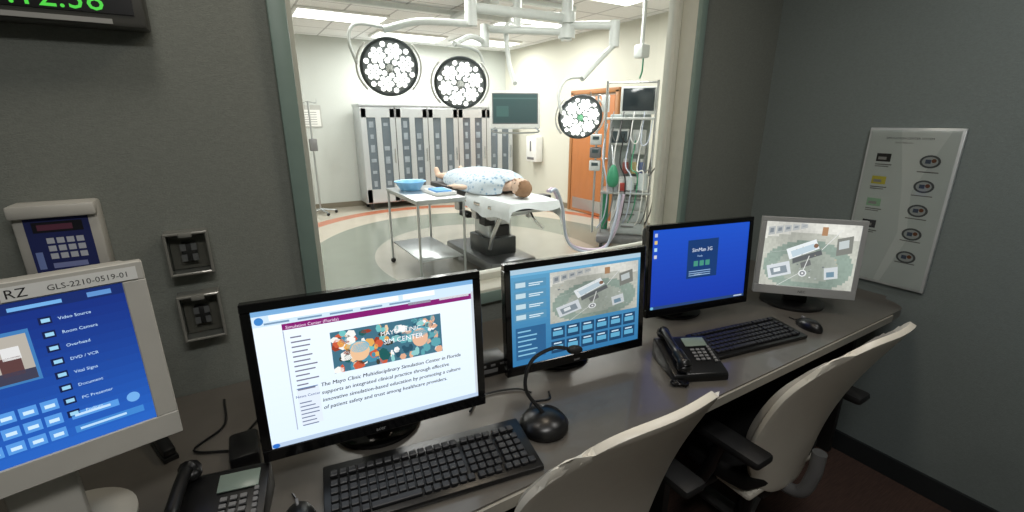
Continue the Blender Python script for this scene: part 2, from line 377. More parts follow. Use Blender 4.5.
box('mid_column',.28,.34,.26,.02,-.15,.50,steel,ot,.015)
box('lower_column',.36,.44,.2,.02,-.15,.29,shroud,ot,.02)
box('base',.56,1.15,.12,.02,-.05,.14,mat('table_base',(110,112,114),.3,metal=.7),ot,.03)
multi('frame_brackets',[(.07,.10,.10,-.25,-.62,.71),(.07,.10,.14,-.25,-.30,.69),(.07,.12,.12,-.25,.12,.70),(.05,.06,.16,.27,-.5,.69),(.20,.10,.06,0,-.70,.73)],steel,ot,.008)
multi('control_modules',[(.12,.14,.10,-.20,-.44,.62),(.10,.20,.05,-.24,-.05,.62),(.16,.05,.12,0,-.40,.48)],blackm,ot,.01)
tube('crank',[(.0,-.95,.76),(.0,-1.02,.70),(.08,-1.04,.62)],.012,chrome,ot,8)
tube('actuator',[(-.16,-.42,.30),(-.18,-.55,.50),(-.16,-.66,.70)],.022,chrome,ot,10)
for sx in(-1,1):
    for sy in(-1,1): cyl('caster_%d%d'%(sx,sy),(.02+sx*.2-.02,-.05+sy*.48,.045),(.02+sx*.2+.02,-.05+sy*.48,.045),.045,black,ot)
box('arm_board',.20,.14,.04,.38,-.55,.83,pad,ot,.015)
cyl('arm_board_post',(.33,-.55,.79),(.33,-.55,.82),.02,steel,ot)
bm=bmesh.new(); nx,ny=18,14; G=[]
for j in range(ny+1):
    row=[]
    for i in range(nx+1):
        x=-.40+.80*i/nx; y=-1.10+1.0*j/ny
        z=.874+.004*math.sin(7*x+9*y)
        ex=max(0,abs(x)-.27)
        if ex>0: x=math.copysign(.292+.014*math.sin(20*y)*ex*6,x); z=.872-ex*1.3*(1+.15*math.sin(9*y))
        if y<-1.03: z-=.07+.02*math.sin(12*x); y=-1.05
        row.append(bm.verts.new((x,y,z)))
    G.append(row)
for j in range(ny):
    for i in range(nx): bm.faces.new((G[j][i],G[j][i+1],G[j+1][i+1],G[j+1][i]))
dr=finish(bm,'drape',drape,ot,True)

# ---------------------------------------------------------------- patient mannequin
pm=root('patient_mannequin',(2.34,4.5,.90))
def skinfig(name,J,E_,m,par,rt=0,lv=2):
    me=bpy.data.meshes.new(name); me.from_pydata([j[:3] for j in J],E_,[]); me.materials.append(m)
    o=bpy.data.objects.new(name,me); COL.objects.link(o); o.parent=par
    s=o.modifiers.new('skin','SKIN'); 
    for i,j in enumerate(J):
        v=me.skin_vertices[0].data[i]; v.radius=(j[3],j[4] if len(j)>4 else j[3]); v.use_root=(i==rt)
    s.use_smooth_shade=True
    q=o.modifiers.new('sub','SUBSURF'); q.levels=lv; q.render_levels=lv
    return o
J=[(0,.08,.065,.10,.085),(0,-.12,.07,.095,.085),(0,-.36,.075,.11,.09),(0,-.50,.075,.075,.06),(0,-.58,.07,.050),(0,-.64,.07,.05)]
Ed=[(0,1),(1,2),(2,3),(3,4),(4,5)]
def add(par,*pts):
    i=par
    for p_ in pts: J.append(p_); Ed.append((i,len(J)-1)); i=len(J)-1
    return i
for s in(-1,1):
    add(0,(s*.10,.16,.06,.08),(s*.12,.50,.055,.06),(s*.13,.66,.045,.055),(s*.15,.90,.035,.036),(s*.155,.95,.04,.04),(s*.17,.98,.14,.028))
    w=add(3,(s*.17,-.46,.055,.05),(s*.235,-.30,.04,.04),(s*.28,-.14,.025,.036),(s*.31,.06,.01,.028),(s*.315,.12,.01,.032))
skinfig('body',J,Ed,skin,pm)
for s,nm in((-1,'right'),(1,'left')):
    for k,(dx,ln_) in enumerate(((-.03,.065),(-.01,.08),(.01,.085),(.03,.07))):
        x=s*.318+dx
        skinfig('finger_%s_%d'%(nm,k),[(x*.3+s*.318*.7,.11,.01,.010),(x,.15,.012,.009),(x,.15+ln_*.5,.010,.0085),(x,.15+ln_,.0,.007)],[(0,1),(1,2),(2,3)],skin,pm,0,1)
    skinfig('thumb_'+nm,[(s*.318-s*.02,.10,.015,.012),(s*.318-s*.05,.13,.02,.010),(s*.318-s*.055,.165,.015,.008)],[(0,1),(1,2)],skin,pm,0,1)
hd=bpy.data.objects.new('head',None); COL.objects.link(hd); hd.parent=pm; hd.location=(0,-.76,.085); hd.rotation_euler=(math.radians(8),math.radians(-38),0)
def hf(c):
    c=c.copy()
    if c.y>0: c.x*=1-.35*c.y/.115; 
    if c.z>0: c.z*=.92
    return c
ell('skull',.078,.115,.095,(0,0,0),skin,hd,fn=hf)
hair=mat('brown_hair',(146,112,84),.8,bump=1.,bscale=90,var=.4,scale=60)
def hairf(c):
    c=c.copy()
    if c.y>-.05 and c.z>.0: c.z=.0+(c.z)*.3; c.y=min(c.y,.02)
    if c.y>.05: c.y=.05
    return c+Vector((random.uniform(-.004,.004),random.uniform(-.004,.004),random.uniform(-.004,.004)))
ell('hair',.090,.126,.102,(0,-.010,-.006),hair,hd,fn=hairf)
ell('nose',.012,.022,.018,(0,.012,.09),skin,hd,u=10,v=8)
ell('mouth',.022,.005,.005,(0,.055,.078),mat('lips',(170,100,90),.5),hd,u=10,v=6)
for s in(-1,1):
    ell('eye_%d'%s,.012,.006,.006,(s*.03,-.01,.078),mat('eye_dark',(60,45,40),.3),hd,u=10,v=6)
    ell('ear_%d'%s,.010,.028,.018,(s*.082,.005,.0),skin,hd,u=10,v=8)
gownm=bpy.data.materials.new('hospital_gown'); gownm.use_nodes=True; nt=gownm.node_tree; b=nt.nodes['Principled BSDF']; b.inputs['Roughness'].default_value=.85
tc=nt.nodes.new('ShaderNodeTexCoord'); vo=nt.nodes.new('ShaderNodeTexVoronoi'); vo.inputs['Scale'].default_value=26; nt.links.new(tc.outputs['Object'],vo.inputs['Vector'])
rp=nt.nodes.new('ShaderNodeValToRGB'); rp.color_ramp.elements[0].position=.22; rp.color_ramp.elements[0].color=L4((130,160,186)); rp.color_ramp.elements[1].position=.42; rp.color_ramp.elements[1].color=L4((196,208,216))
nt.links.new(vo.outputs['Distance'],rp.inputs[0]); nt.links.new(rp.outputs[0],b.inputs['Base Color'])
bm=bmesh.new(); rows=[]
secs=[(-.60,.10,.13,.0),(-.55,.17,.17,-.01),(-.48,.26,.19,-.02),(-.38,.29,.215,-.022),(-.25,.30,.215,-.022),(-.05,.31,.20,-.022),(.10,.30,.21,-.022),(.28,.27,.19,-.022),(.45,.25,.165,-.022),(.60,.24,.15,-.015)]
N=22
for y,hw,hz,z0 in secs:
    row=[]
    for k in range(N+1):
        th=math.pi*k/N; cx=math.cos(th); sx=math.sin(th)**.62
        row.append(bm.verts.new((hw*cx,y+.01*math.sin(9*th),z0+(hz-z0)*sx+.007*math.sin(14*th+y*20)*sx)))
    rows.append(row)
for A,B in zip(rows,rows[1:]):
    for k in range(N): bm.faces.new((A[k],A[k+1],B[k+1],B[k]))
gw=finish(bm,'gown',gownm,pm,True); q=gw.modifiers.new('t','SOLIDIFY'); q.thickness=.006; q=gw.modifiers.new('s','SUBSURF'); q.render_levels=1

# ---------------------------------------------------------------- instrument table
it=root('instrument_table',(1.68,4.62,0))
box('top',.52,1.02,.02,0,0,.86,steel,it,.005)
box('apron',.50,1.0,.03,0,0,.838,steel,it,.004)
box('lower_shelf',.46,.92,.015,0,0,.25,steel,it,.003)
for sx in(-1,1):
    for sy in(-1,1):
        cyl('leg_%d%d'%(sx,sy),(sx*.24,sy*.48,.06),(sx*.24,sy*.48,.86),.013,steel,it,n=10)
        ell('caster_%d%d'%(sx,sy),.03,.03,.03,(sx*.24,sy*.48,.03),black,it,u=10,v=8)
blue=mat('blue_plastic',(118,178,220),.35)
def basin(name,x,y,r):
    b=root(name,(x,y,.871))
    lathe('bowl',[(r*.66,.0),(r,.085),(r*1.08,.088),(r*1.08,.094),(r*.95,.09),(r*.62,.008),(.005,.006)],(0,0,0),blue,b,28); return b
basin('plastic_basin',1.62,4.86,.16)
tr_=root('instrument_tray',(1.80,4.46,.871)); multi('tray',[(.22,.34,.01,0,0,.006),(.22,.01,.03,0,-.17,.018),(.22,.01,.03,0,.17,.018),(.01,.34,.03,-.11,0,.018),(.01,.34,.03,.11,0,.018)],white,tr_)
box('folded_towel',.17,.25,.035,0,0,.028,mat('blue_towel',(104,156,208),.9),tr_,.012)

# ---------------------------------------------------------------- anesthesia machine
am=root('anesthesia_machine',(4.25,4.25,0),-45)
pale=mat('machine_pale',(200,203,200),.4)
box('base',.66,.55,.10,0,0,.14,grey,am,.03)
for sx in(-1,1):
    for sy in(-1,1): cyl('caster_%d%d'%(sx,sy),(sx*.26-.02,sy*.22,.05),(sx*.26+.02,sy*.22,.05),.05,black,am)
box('drawer_body',.42,.40,.5,.05,.04,.44,pale,am,.02)
for k in range(3): box('drawer_%d'%k,.37,.02,.13,.05,-.17,.28+k*.155,mat('drawer_front',(176,182,182),.4),am,.008); 
for k in range(3): box('drawer_pull_%d'%k,.16,.02,.015,.05,-.185,.31+k*.155,grey,am,.003)
box('work_surface',.6,.5,.03,0,-.02,.74,steel,am,.008)
box('back_panel',.5,.12,.95,0,.2,1.2,mat('machine_panel',(150,158,156),.45),am,.02)
for k,cc in enumerate(((150,80,74),(186,170,120),(96,110,150))): box('vaporizer_%d'%k,.075,.10,.15,-.02+k*.10,.08,1.02,mat('vap%d'%k,cc,.4),am,.02); cyl('vaporizer_dial_%d'%k,(-.02+k*.10,.08,1.09),(-.02+k*.10,.08,1.13),.03,pale,am)
box('gas_block',.34,.12,.10,.08,.08,.86,pale,am,.015)
for k in range(4): cyl('gauge_%d'%k,(-.06+k*.09,.03,.86),(-.06+k*.09,.005,.86),.026,white,am,n=14)
box('ventilator_screen',.24,.05,.2,-.12,.04,1.40,pale,am,.015,rot=(math.radians(-5),0,0))
box('vent_display',.19,.004,.14,-.12,.012,1.40,mat('vent_lcd',(60,76,80),.3),am,rot=(math.radians(-5),0,0))
box('flow_module',.17,.08,.3,.12,.08,1.34,pale,am,.015)
for k in range(3): cyl('flow_tube_%d'%k,(.07+k*.045,.035,1.24),(.07+k*.045,.035,1.44),.009,mat('clear_canister',(200,208,208),.2),am,n=8)
box('top_shelf',.56,.4,.03,0,.06,1.62,pale,am,.008)
box('patient_monitor',.42,.12,.32,.08,.04,1.83,pale,am,.02); box('patient_display',.37,.006,.26,.08,-.022,1.84,mat('lcd_off',(46,54,58),.12),am,.002)
for s in(-1,1): cyl('rail_%d'%s,(s*.29,-.1,.2),(s*.29,-.1,2.05),.016,chrome,am)
cyl('cross_rail',(-.29,-.1,2.03),(.29,-.1,2.03),.012,chrome,am)
cyl('side_pole',(-.40,.02,.16),(-.40,.02,1.9),.013,steel,am)
for k in range(3): box('pump_%d'%k,.14,.12,.13,-.40,-.04,1.05+k*.16,(pale,grey,pale)[k],am,.015); box('pump_lcd_%d'%k,.08,.004,.04,-.40,-.102,1.07+k*.16,MATS['vent_lcd'],am)
tube('pole_hooks',[(-.50,.02,1.94),(-.48,.02,1.88),(-.40,.02,1.9),(-.32,.02,1.88),(-.30,.02,1.94)],.006,steel,am,6)
for k,(x,zz) in enumerate(((-.49,1.78),(-.31,1.80))): box('fluid_bag_%d'%k,.10,.03,.2,x,.02,zz,mat('fluid_bag',(214,220,220),.2),am,.012)
bagm=mat('breathing_bag_green',(56,140,104),.4)
ell('breathing_bag',.07,.05,.14,(-.16,-.28,.95),bagm,am,fn=lambda c: Vector((c.x*(1-.3*c.z/.13),c.y*(1-.3*c.z/.13),c.z))); cyl('bag_arm',(-.16,-.28,1.08),(-.20,-.1,1.3),.012,steel,am)
hose=mat('corrugated_hose',(190,198,214),.4)
for k in range(9):
    x=-.27+k*.07
    tube('cable_%d'%k,[(x,.0,1.56-k*.04),(x-.03,-.2,1.2-.03*k),(x+.05,-.26,.8+k*.03),(x+.03,-.24,.45+.05*(k%3)),(x-.06,-.1,.25)],.008,(hose,grey,white,blackm,hose,bagm,white,grey,blackm)[k],am,6)
for k in range(4):
    x=-.2+k*.12
    tube('loop_%d'%k,[(x,-.08,1.7),(x-.02,-.22,1.5-.05*k),(x+.06,-.2,1.35),(x+.10,-.1,1.62)],.006,(grey,blackm,white,hose)[k],am,6)
cyl('canister_a',(.2,-.2,.78),(.2,-.2,.98),.06,MATS['clear_canister'],am); cyl('canister_b',(.05,-.22,.78),(.05,-.22,.94),.05,MATS['clear_canister'],am)
box('red_label_box',.08,.05,.10,-.05,-.2,.81,mat('red_plastic',(170,60,50),.4),am,.01)
cyl('oxygen_bottle',(-.26,.18,.19),(-.26,.18,.72),.055,bagm,am)
cb=root('ceiling_gas_boom',(4.1,4.0,OH)); cyl('drop',(0,0,0),(0,0,-.62),.022,armw,cb); box('outlet_head',.13,.13,.14,0,0,-.66,armw,cb,.02)
tube('hose_a',[(.03,0,-.7),(.08,.05,-.85),(.10,.10,-.93)],.010,bagm,cb,6); lathe('canopy',[(.14,0),(.14,-.05),(.04,-.09)],(0,0,0),armw,cb)
bh=root('breathing_hose',(0,0,0))
tube('tube_a',[(2.83,3.92,.875),(2.93,3.95,.88),(3.1,4.05,.65),(3.25,4.15,.25),(3.5,4.2,.06),(3.8,4.1,.05),(3.86,4.0,.4),(3.9,3.98,.75)],.017,hose,bh,8,14)
tube('tube_b',[(2.83,3.97,.875),(2.95,4.03,.87),(3.16,4.15,.6),(3.35,4.25,.2),(3.6,4.3,.05),(3.82,4.15,.06),(3.9,4.02,.3),(3.94,3.96,.75)],.017,mat('corrugated_hose_b',(206,190,208),.4),bh,8,14)

# ================================================================ CONTROL ROOM
DZ=.853
deskm=mat('desk_laminate',(98,94,88),.28,metal=.15,scale=14,var=.14,coat=.3)
dk=root('control_desk',(0,0,0))
def slab(name,poly,z0,z1,m,par,bev=.003):
    bm=bmesh.new(); A=[bm.verts.new((x,y,z0)) for x,y in poly]; B=[bm.verts.new((x,y,z1)) for x,y in poly]
    bm.faces.new(A[::-1]); bm.faces.new(B)
    for k in range(len(A)): bm.faces.new((A[k],A[(k+1)%len(A)],B[(k+1)%len(A)],B[k]))
    if bev: bmesh.ops.bevel(bm,geom=bm.edges[:],offset=bev,segments=2,affect='EDGES')
    return finish(bm,name,m,par,True)
poly=[(-1.85,.66),(2.20,.66)]+[(2.26+.09*math.sin(a_*math.pi/12),.75-.09*math.cos(a_*math.pi/12)) for a_ in range(0,7)]+[(2.40,.76),(2.40,1.44),(-1.85,1.44)]
slab('top',poly,DZ-.035,DZ,deskm,dk)
box('edge_band',4.0,.006,.028,.18,.6565,DZ-.0175,mat('edge_band',(150,146,136),.35),dk)
for i,x in enumerate((-1.8,-.35,1.12,2.36)): box('support_%d'%i,.03,.6,DZ-.037,x,1.12,(DZ-.037)/2,dark,dk)
box('modesty_panel',4.1,.02,.5,.25,1.38,.56,dark,dk)

def monitor(name,cx,cy,yaw,w,h,z0,bez,chin,m,tilt=-4,depth=.05,base=(.22,.2),basem=None,by=.15):
    r=root(name,(cx,cy,DZ),yaw)
    hh=bpy.data.objects.new('display_head',None); COL.objects.link(hh); hh.parent=r; hh.location=(0,0,z0-DZ); hh.rotation_euler=(math.radians(tilt),0,0)
    fd=.022
    multi('bezel',[(w,fd,chin,0,fd/2,chin/2),(w,fd,bez,0,fd/2,h-bez/2),(bez,fd,h-chin-bez,-w/2+bez/2,fd/2,(h+chin-bez)/2),(bez,fd,h-chin-bez,w/2-bez/2,fd/2,(h+chin-bez)/2)],m,hh,.0015)
    box('rear_shell',w*.97,depth,h*.95,0,fd*.6+depth/2,h/2,m,hh,.02)
    box('neck',.09,.035,z0-DZ+h*.3,0,by-.03,(z0-DZ+h*.3)/2,basem or m,r,.008)
    lathe('base',[(base[0]/2,.001),(base[0]/2,.010),(base[0]/2-.01,.016),(.03,.022),(.005,.022)],(0,by,0),basem or m,r,40)
    r_=Canvas('screen',hh,-w/2+bez,.0035,chin)
    return r,hh,r_,w-2*bez,h-chin-bez

def room_feed(c,x,y,w,h,rs=3):
    """miniature overhead picture of the operating room"""
    R=random.Random(rs)
    def q(pts,col,L): c.poly([(x+min(1,max(0,u))*w,y+min(1,max(0,v))*h) for u,v in pts],col,L)
    def e(u,v,a,b_,col,L): q([(u+a*math.cos(k*.5236),v+b_*math.sin(k*.5236)) for k in range(12)],col,L)
    nx_,ny_=40,26
    for i in range(nx_):
        for j in range(ny_):
            u=(i+.5)/nx_; v=(j+.5)/ny_
            rr=((u-.5)/.48)**2+((v-.33)/.40)**2
            b0=(134,150,140) if .45<rr<1 else ((158,166,156) if rr<=.45 else ((178,180,170) if v<.74+.12*math.sin(u*3) else (208,208,200)))
            g=1+.08*math.sin(u*7+v*3)+R.uniform(-.03,.03)
            c.rect(x+w*i/nx_,y+h*j/ny_,w/nx_*1.01,h/ny_*1.01,[min(255,k_*g) for k_ in b0],1)
    q([(.30,.42),(.60,.62),(.55,.76),(.25,.58)],(226,232,234),5); q([(.33,.46),(.56,.61),(.53,.69),(.30,.55)],(186,204,214),6); e(.56,.66,.025,.035,(130,100,80),7)
    q([(.34,.36),(.64,.53),(.62,.60),(.33,.44)],(92,96,98),4); q([(.44,.30),(.54,.36),(.52,.44),(.42,.38)],(106,108,108),4)
    q([(.10,.10),(.34,.20),(.30,.40),(.06,.30)],(208,214,218),5); q([(.13,.15),(.30,.22),(.27,.33),(.10,.26)],(132,144,152),6); q([(.15,.2),(.22,.23),(.21,.29),(.14,.26)],(222,228,230),7)
    e(.46,.22,.045,.055,(222,226,226),5); e(.46,.22,.03,.038,(130,134,138),6); e(.46,.22,.012,.016,(226,226,226),7)
    q([(.78,.52),(.94,.58),(.93,.84),(.77,.78)],(124,126,120),5); q([(.80,.62),(.90,.66),(.89,.78),(.79,.74)],(190,198,198),6)
    q([(.70,.14),(.84,.18),(.82,.36),(.68,.32)],(200,206,208),5); q([(.72,.18),(.80,.2),(.79,.28),(.71,.26)],(110,138,156),6)
    for k in range(5): q([(.03+.085*k,.78+.03*k),(.10+.085*k,.805+.03*k),(.10+.085*k,.93+.012*k),(.03+.085*k,.91+.02*k)],(172,176,176),4); q([(.045+.085*k,.82+.03*k),(.085+.085*k,.832+.03*k),(.085+.085*k,.90+.015*k),(.045+.085*k,.89+.015*k)],(124,132,138),5)
    q([(.60,.82),(.66,.82),(.66,.95),(.60,.95)],(170,130,96),4)
    for k in range(26): 
        u=R.uniform(.05,.9); v=R.uniform(.05,.72); s=R.uniform(.008,.022); q([(u,v),(u+s,v+.01),(u+s*.9,v+s*1.3),(u-.004,v+s*1.2)],R.choice([(220,222,222),(110,116,120),(164,170,168),(184,176,156)]),5)
    for (u0,v0,u1,v1) in ((.2,.0,.42,.22),(.62,.6,.8,.92),(.0,.5,.25,.56),(.46,.27,.5,.5)):
        q([(u0,v0),(u0+.009,v0),(u1+.009,v1),(u1,v1)],(218,220,218),8)

r1,h1,c,sw,sh=monitor('computer_monitor',.205,.895,-6,.487,.34,.927,.018,.026,gloss)
c.grad(0,0,sw,sh,(222,238,252),(236,246,255),0)
c.rect(0,sh*.965,sw,sh*.035,(120,170,215),1); c.rect(0,sh*.89,sw,sh*.075,(206,228,244),1)
c.rect(.03,sh*.925,.25,.011,(250,252,255),2); c.ell(.012,sh*.93,.008,.008,(60,130,200),2); c.rect(.29,sh*.925,.07,.011,(250,252,255),2)
for k in range(5): c.rect(.02+.06*k,sh*.9,.045,.004,(120,150,180),2)
c.rect(.05,sh*.845,sw-.055,.013,(130,24,110),2); c.text('Simulation Center (Florida)',.056,sh*.852,.009,(240,220,240),3)
c.rect(.30,sh*.875,.05,.006,(150,160,170),2); c.rect(.37,sh*.875,.07,.006,(210,215,220),2)
c.rect(.05,sh*.10,.002,sh*.74,(170,180,200),1)
for k in range(12): c.rect(.062,sh*.78-k*.0105,random.uniform(.02,.045),.0030,(120,120,140),2)
px,py,pw,ph=.135,sh*.46,.235,.092
c.rect(px,py,pw,ph,(64,110,130),1)
for k in range(150):
    fx=random.random()*.96+.02; fy_=random.random()*.9+.05; rx=random.uniform(.004,.013); ry=random.uniform(.004,.012)
    col=random.choice([(226,170,90),(200,90,60),(235,200,160),(30,90,90),(240,240,235),(70,140,165),(110,190,190),(60,60,50),(150,60,40)]) if fx<.5 else random.choice([(220,170,140),(90,160,170),(240,240,240),(60,110,130),(140,200,200),(40,80,100)])
    t0=random.random()*6; c.poly([(min(px+pw,max(px,px+fx*pw+rx*math.cos(t0+t*1.05))),min(py+ph,max(py,py+fy_*ph+ry*math.sin(t0+t*1.05)))) for t in range(6)],col,2+k%3)
c.ell(px+.055,py+.04,.020,.022,(232,190,150),5); c.ell(px+.055,py+.05,.020,.013,(120,180,200),5); c.ell(px+.185,py+.045,.018,.022,(226,180,150),5); c.ell(px+.185,py+.058,.019,.012,(90,160,180),5)
c.text('MAYO CLINIC',px+.10,py+.064,.014,(250,250,250),6); c.text('SIM CENTER',px+.105,py+.044,.016,(250,250,255),6)
tx=['The Mayo Clinic Multidisciplinary Simulation Center in Florida','supports an integrated clinical practice through effective','innovative simulation-based education by promoting a culture','of patient safety and trust among healthcare providers.']
for k,t in enumerate(tx):
    for dx in (0,.0004): c.text(t,.105+dx,sh*.385-k*.0175,.0122,(20,26,44),2,.15)
c.rect(.06,sh*.12,.042,.085,(222,232,244),1); c.rect(.06,sh*.40,.040,.002,(90,120,160),2); c.text('News Center',.056,sh*.335,.0085,(20,50,130),3)
for k in range(7): c.rect(.062,sh*.29-k*.0085,random.uniform(.022,.036),.0024,(110,120,150),3)
c.rect(0,0,sw,.010,(180,200,224),2); c.ell(.008,.005,.007,.005,(40,110,200),3)
c.rect(sw-.006,.01,.006,sh*.87,(200,208,216),2)
c.done(1.12)
h1c=Canvas('logo',h1,-.02,-.001,.007); h1c.text('acer',0,0,.012,(150,150,150),1); h1c.done(0)

r2,h2,c,sw,sh=monitor('computer_monitor',.81,.95,-7,.475,.33,.900,.018,.028,gloss)
c.grad(0,0,sw,sh,(52,124,176),(96,164,204),0)
c.rect(0,sh*.95,sw,sh*.05,(180,210,228),1); c.rect(0,sh*.925,sw*.6,.006,(110,180,220),2)
for k in range(4): c.rect(.01,sh*(.80-.11*k),.10,.024,(90,150,186),1); c.rect(.015,sh*(.815-.11*k),.03,.014,(200,225,235),2); c.rect(.055,sh*(.84-.11*k),.045,.003,(220,240,250),2); c.rect(.055,sh*(.82-.11*k),.035,.003,(220,240,250),2)
c.rect(.012,sh*.06,.095,sh*.34,(44,100,148),1)
for k in range(6): c.rect(.018,sh*(.10+.05*k),random.uniform(.04,.08),.004,(140,200,230),2)
room_feed(c,.122,sh*.38,sw-.130,sh*.54,5)
for k in range(6):
    for j in range(2): c.rect(.125+k*.051,.015+j*.044,.045,.037,(28,70,108),1); c.rect(.130+k*.051,.025+j*.044,.034,.014,(100,176,212),2); c.rect(.133+k*.051,.043+j*.044,.026,.004,(210,235,250),3)
c.done(.95)
h1c=Canvas('logo',h2,-.02,-.001,.007); h1c.text('acer',0,0,.012,(150,150,150),1); h1c.done(0)

r3,h3,c,sw,sh=monitor('computer_monitor',1.43,1.005,-11,.475,.34,.91,.018,.028,gloss)
c.grad(0,0,sw,sh,(20,58,176),(26,84,206),0)
c.rect(.155,.10,.14,.145,(16,58,116),1); c.text('SimMan 3G',.175,.20,.020,(225,235,250),2)
c.text('Ready',.20,.18,.010,(170,200,235),2)
for k in range(3): c.rect(.185+k*.027,.145,.02,.02,(70,150,130),2); c.rect(.165,.125-k*.008,.10,.003,(150,185,220),2)
c.text('initialised',.19,.110,.009,(200,220,240),2)
c.rect(0,0,sw,.011,(40,70,120),2); c.ell(.008,.0055,.007,.0055,(120,190,220),3); c.rect(sw-.05,.003,.04,.005,(190,205,225),3)
for k in range(4): c.rect(.008,sh-.025-.026*k,.012,.013,((190,200,230),(230,200,120),(180,220,240),(210,210,220))[k],2)
c.done(.95)

r4,h4,c,sw,sh=monitor('computer_monitor',1.875,.86,-47,.362,.312,.925,.018,.036,silver,base=(.24,.2),basem=black,by=.12)
room_feed(c,0,0,sw,sh,9)
c.done(1.1)
kn=Canvas('logo',h4,-.02,-.001,.012); kn.text('NEC',0,0,.014,(70,70,70),1); kn.done(0)

rA,hA,c,sw,sh=monitor('control_touchscreen',-.352,.905,13,.40,.335,1.035,.032,.045,beige,tilt=-3,depth=.09,base=(.22,.2),by=.10)
c.grad(0,0,sw,sh,(34,96,190),(10,40,120),0)
c.rect(0,sh*.93,sw,sh*.07,(10,36,100),1); c.rect(.20,sh*.945,.06,.006,(110,170,225),2); c.rect(.29,sh*.945,.03,.008,(90,140,200),2)
c.rect(.150,sh*.50,.065,.085,(60,120,180),1); c.rect(.154,sh*.515,.057,.075,(176,170,160),2); c.rect(.175,sh*.56,.024,.03,(90,60,60),3); c.rect(.154,sh*.515,.057,.018,(60,60,80),3); c.rect(.18,sh*.66,.02,.02,(220,220,220),3)
labs=['Video Source','Room Camera','Overhead','DVD / VCR','Vital Signs','Document','PC Presenter','Podium']
for k,t in enumerate(labs):
    y=sh*.83-k*.0235
    c.rect(.228,y,.015,.012,(8,24,70),1); c.rect(.231,y+.003,.010,.006,(150,205,235),2)
    c.text(t,.250,y+.003,.0072,(190,220,246),2)
for j in range(3):
    for k in range(4): c.rect(.13+k*.024,.02+j*.026,.020,.018,(84,150,222),1); c.rect(.134+k*.024,.025+j*.026,.012,.006,(200,228,250),2)
c.rect(.232,.045,.06,.012,(84,150,222),1); c.rect(.236,.049,.045,.004,(190,220,248),2); c.rect(.232,.02,.09,.012,(60,130,205),1); c.rect(.238,.024,.06,.004,(180,215,245),2); c.ell(.312,.052,.009,.009,(110,170,230),2)
c.done(1.1)
lbl=Canvas('label_strip',hA,.03,-.002,.306); lbl.rect(0,0,.16,.022,(225,226,222),0); lbl.text('RZ',.004,.004,.020,(20,20,20),1); lbl.text('GLS-2210-0519-01',.05,.006,.013,(50,50,50),1); lbl.done(0)

def keyboard(x,y,yaw,w=.455,d=.165):
    r=root('computer_keyboard',(x,y,DZ),yaw)
    prism('case',[(-d/2,.001),(d/2,.001),(d/2,.026),(-d/2,.014)],-w/2,w/2,black,r,.003)
    L=[]; kw=.0185
    for row in range(6):
        yy=-d/2+.022+row*.0205+(.006 if row==5 else 0); zz=.014+.012*(yy+d/2)/d+.004
        xx=-w/2+.014
        while xx<w/2-.014:
            col=(xx+w/2)
            if row==0 and .085<col<.19:
                L.append((.10,.0155,.008,xx+.05,yy,zz)); xx+=.104; continue
            if abs(col-.295)<.008 or abs(col-.365)<.008: xx+=.006; 
            if xx+kw>w/2-.008: break
            L.append((.0155,.0155,.008,xx+.008,yy,zz)); xx+=kw
    multi('keys',L,keym,r,.0015); return r
keyboard(.28,.795,-9)
keyboard(1.465,.825,-9,.42,.15)
def mouse(x,y,yaw):
    r=root('computer_mouse',(x,y,DZ),yaw)
    def f(c):
        c=c.copy(); c.z=max(c.z,-.004)+.004
        c.z*=1-.25*c.y/.06; return c
    ell('shell',.031,.056,.032,(0,0,.0005),black,r,fn=f); box('wheel',.006,.018,.012,0,.03,.028,grey,r,.002)
    tube('cable',[(0,.055,.01),(.0,.07,.004),(-.005,.09,.004)],.0022,black,r,6); return r
mouse(.008,.80,0); mouse(1.76,.765,-20)

def phone(x,y,yaw,sc):
    r=root('desk_telephone',(x,y,DZ),yaw,sc=sc)
    prism('body',[(-.10,.001),(.10,.001),(.10,.075),(.085,.08),(-.095,.03),(-.10,.02)],-.095,.105,black,r,.004)
    sl_=math.atan2(.05,.18)
    P0=root('face',(0,-.005,.055)); P0.parent=r; P0.rotation_euler=(sl_,0,0)
    box('display',.085,.045,.004,.045,.06,.004,mat('phone_lcd',(120,134,124),.3),P0,.001)
    multi('buttons',[(.014,.010,.006,.02+i*.020,.018-j*.016,.005) for i in range(3) for j in range(4)]+[(.01,.01,.006,.085,.03-j*.014,.005) for j in range(6)],grey,P0,.001)
    tube('handset',[(-.06,-.095,.060),(-.063,-.075,.078),(-.065,0,.095),(-.063,.075,.110),(-.06,.09,.098)],[.024,.02,.014,.014,.02,.026],black,r,10)
    ell('earpiece',.026,.022,.016,(-.06,.085,.095),black,r,u=14,v=8); ell('mouthpiece',.026,.022,.016,(-.06,-.09,.055),black,r,u=14,v=8)
    pts=[(-.085+.01*math.cos(t*1.6)-.02*math.sin(t*.12),-.11-.0003*t+.01*math.sin(t*1.6),.012+.003*math.sin(t)) for t in range(50)]
    tube('coil_cord',pts,.003,black,r,5,3)
    return r
phone(-.13,.875,-12,.85); phone(1.13,.81,-25,.85)

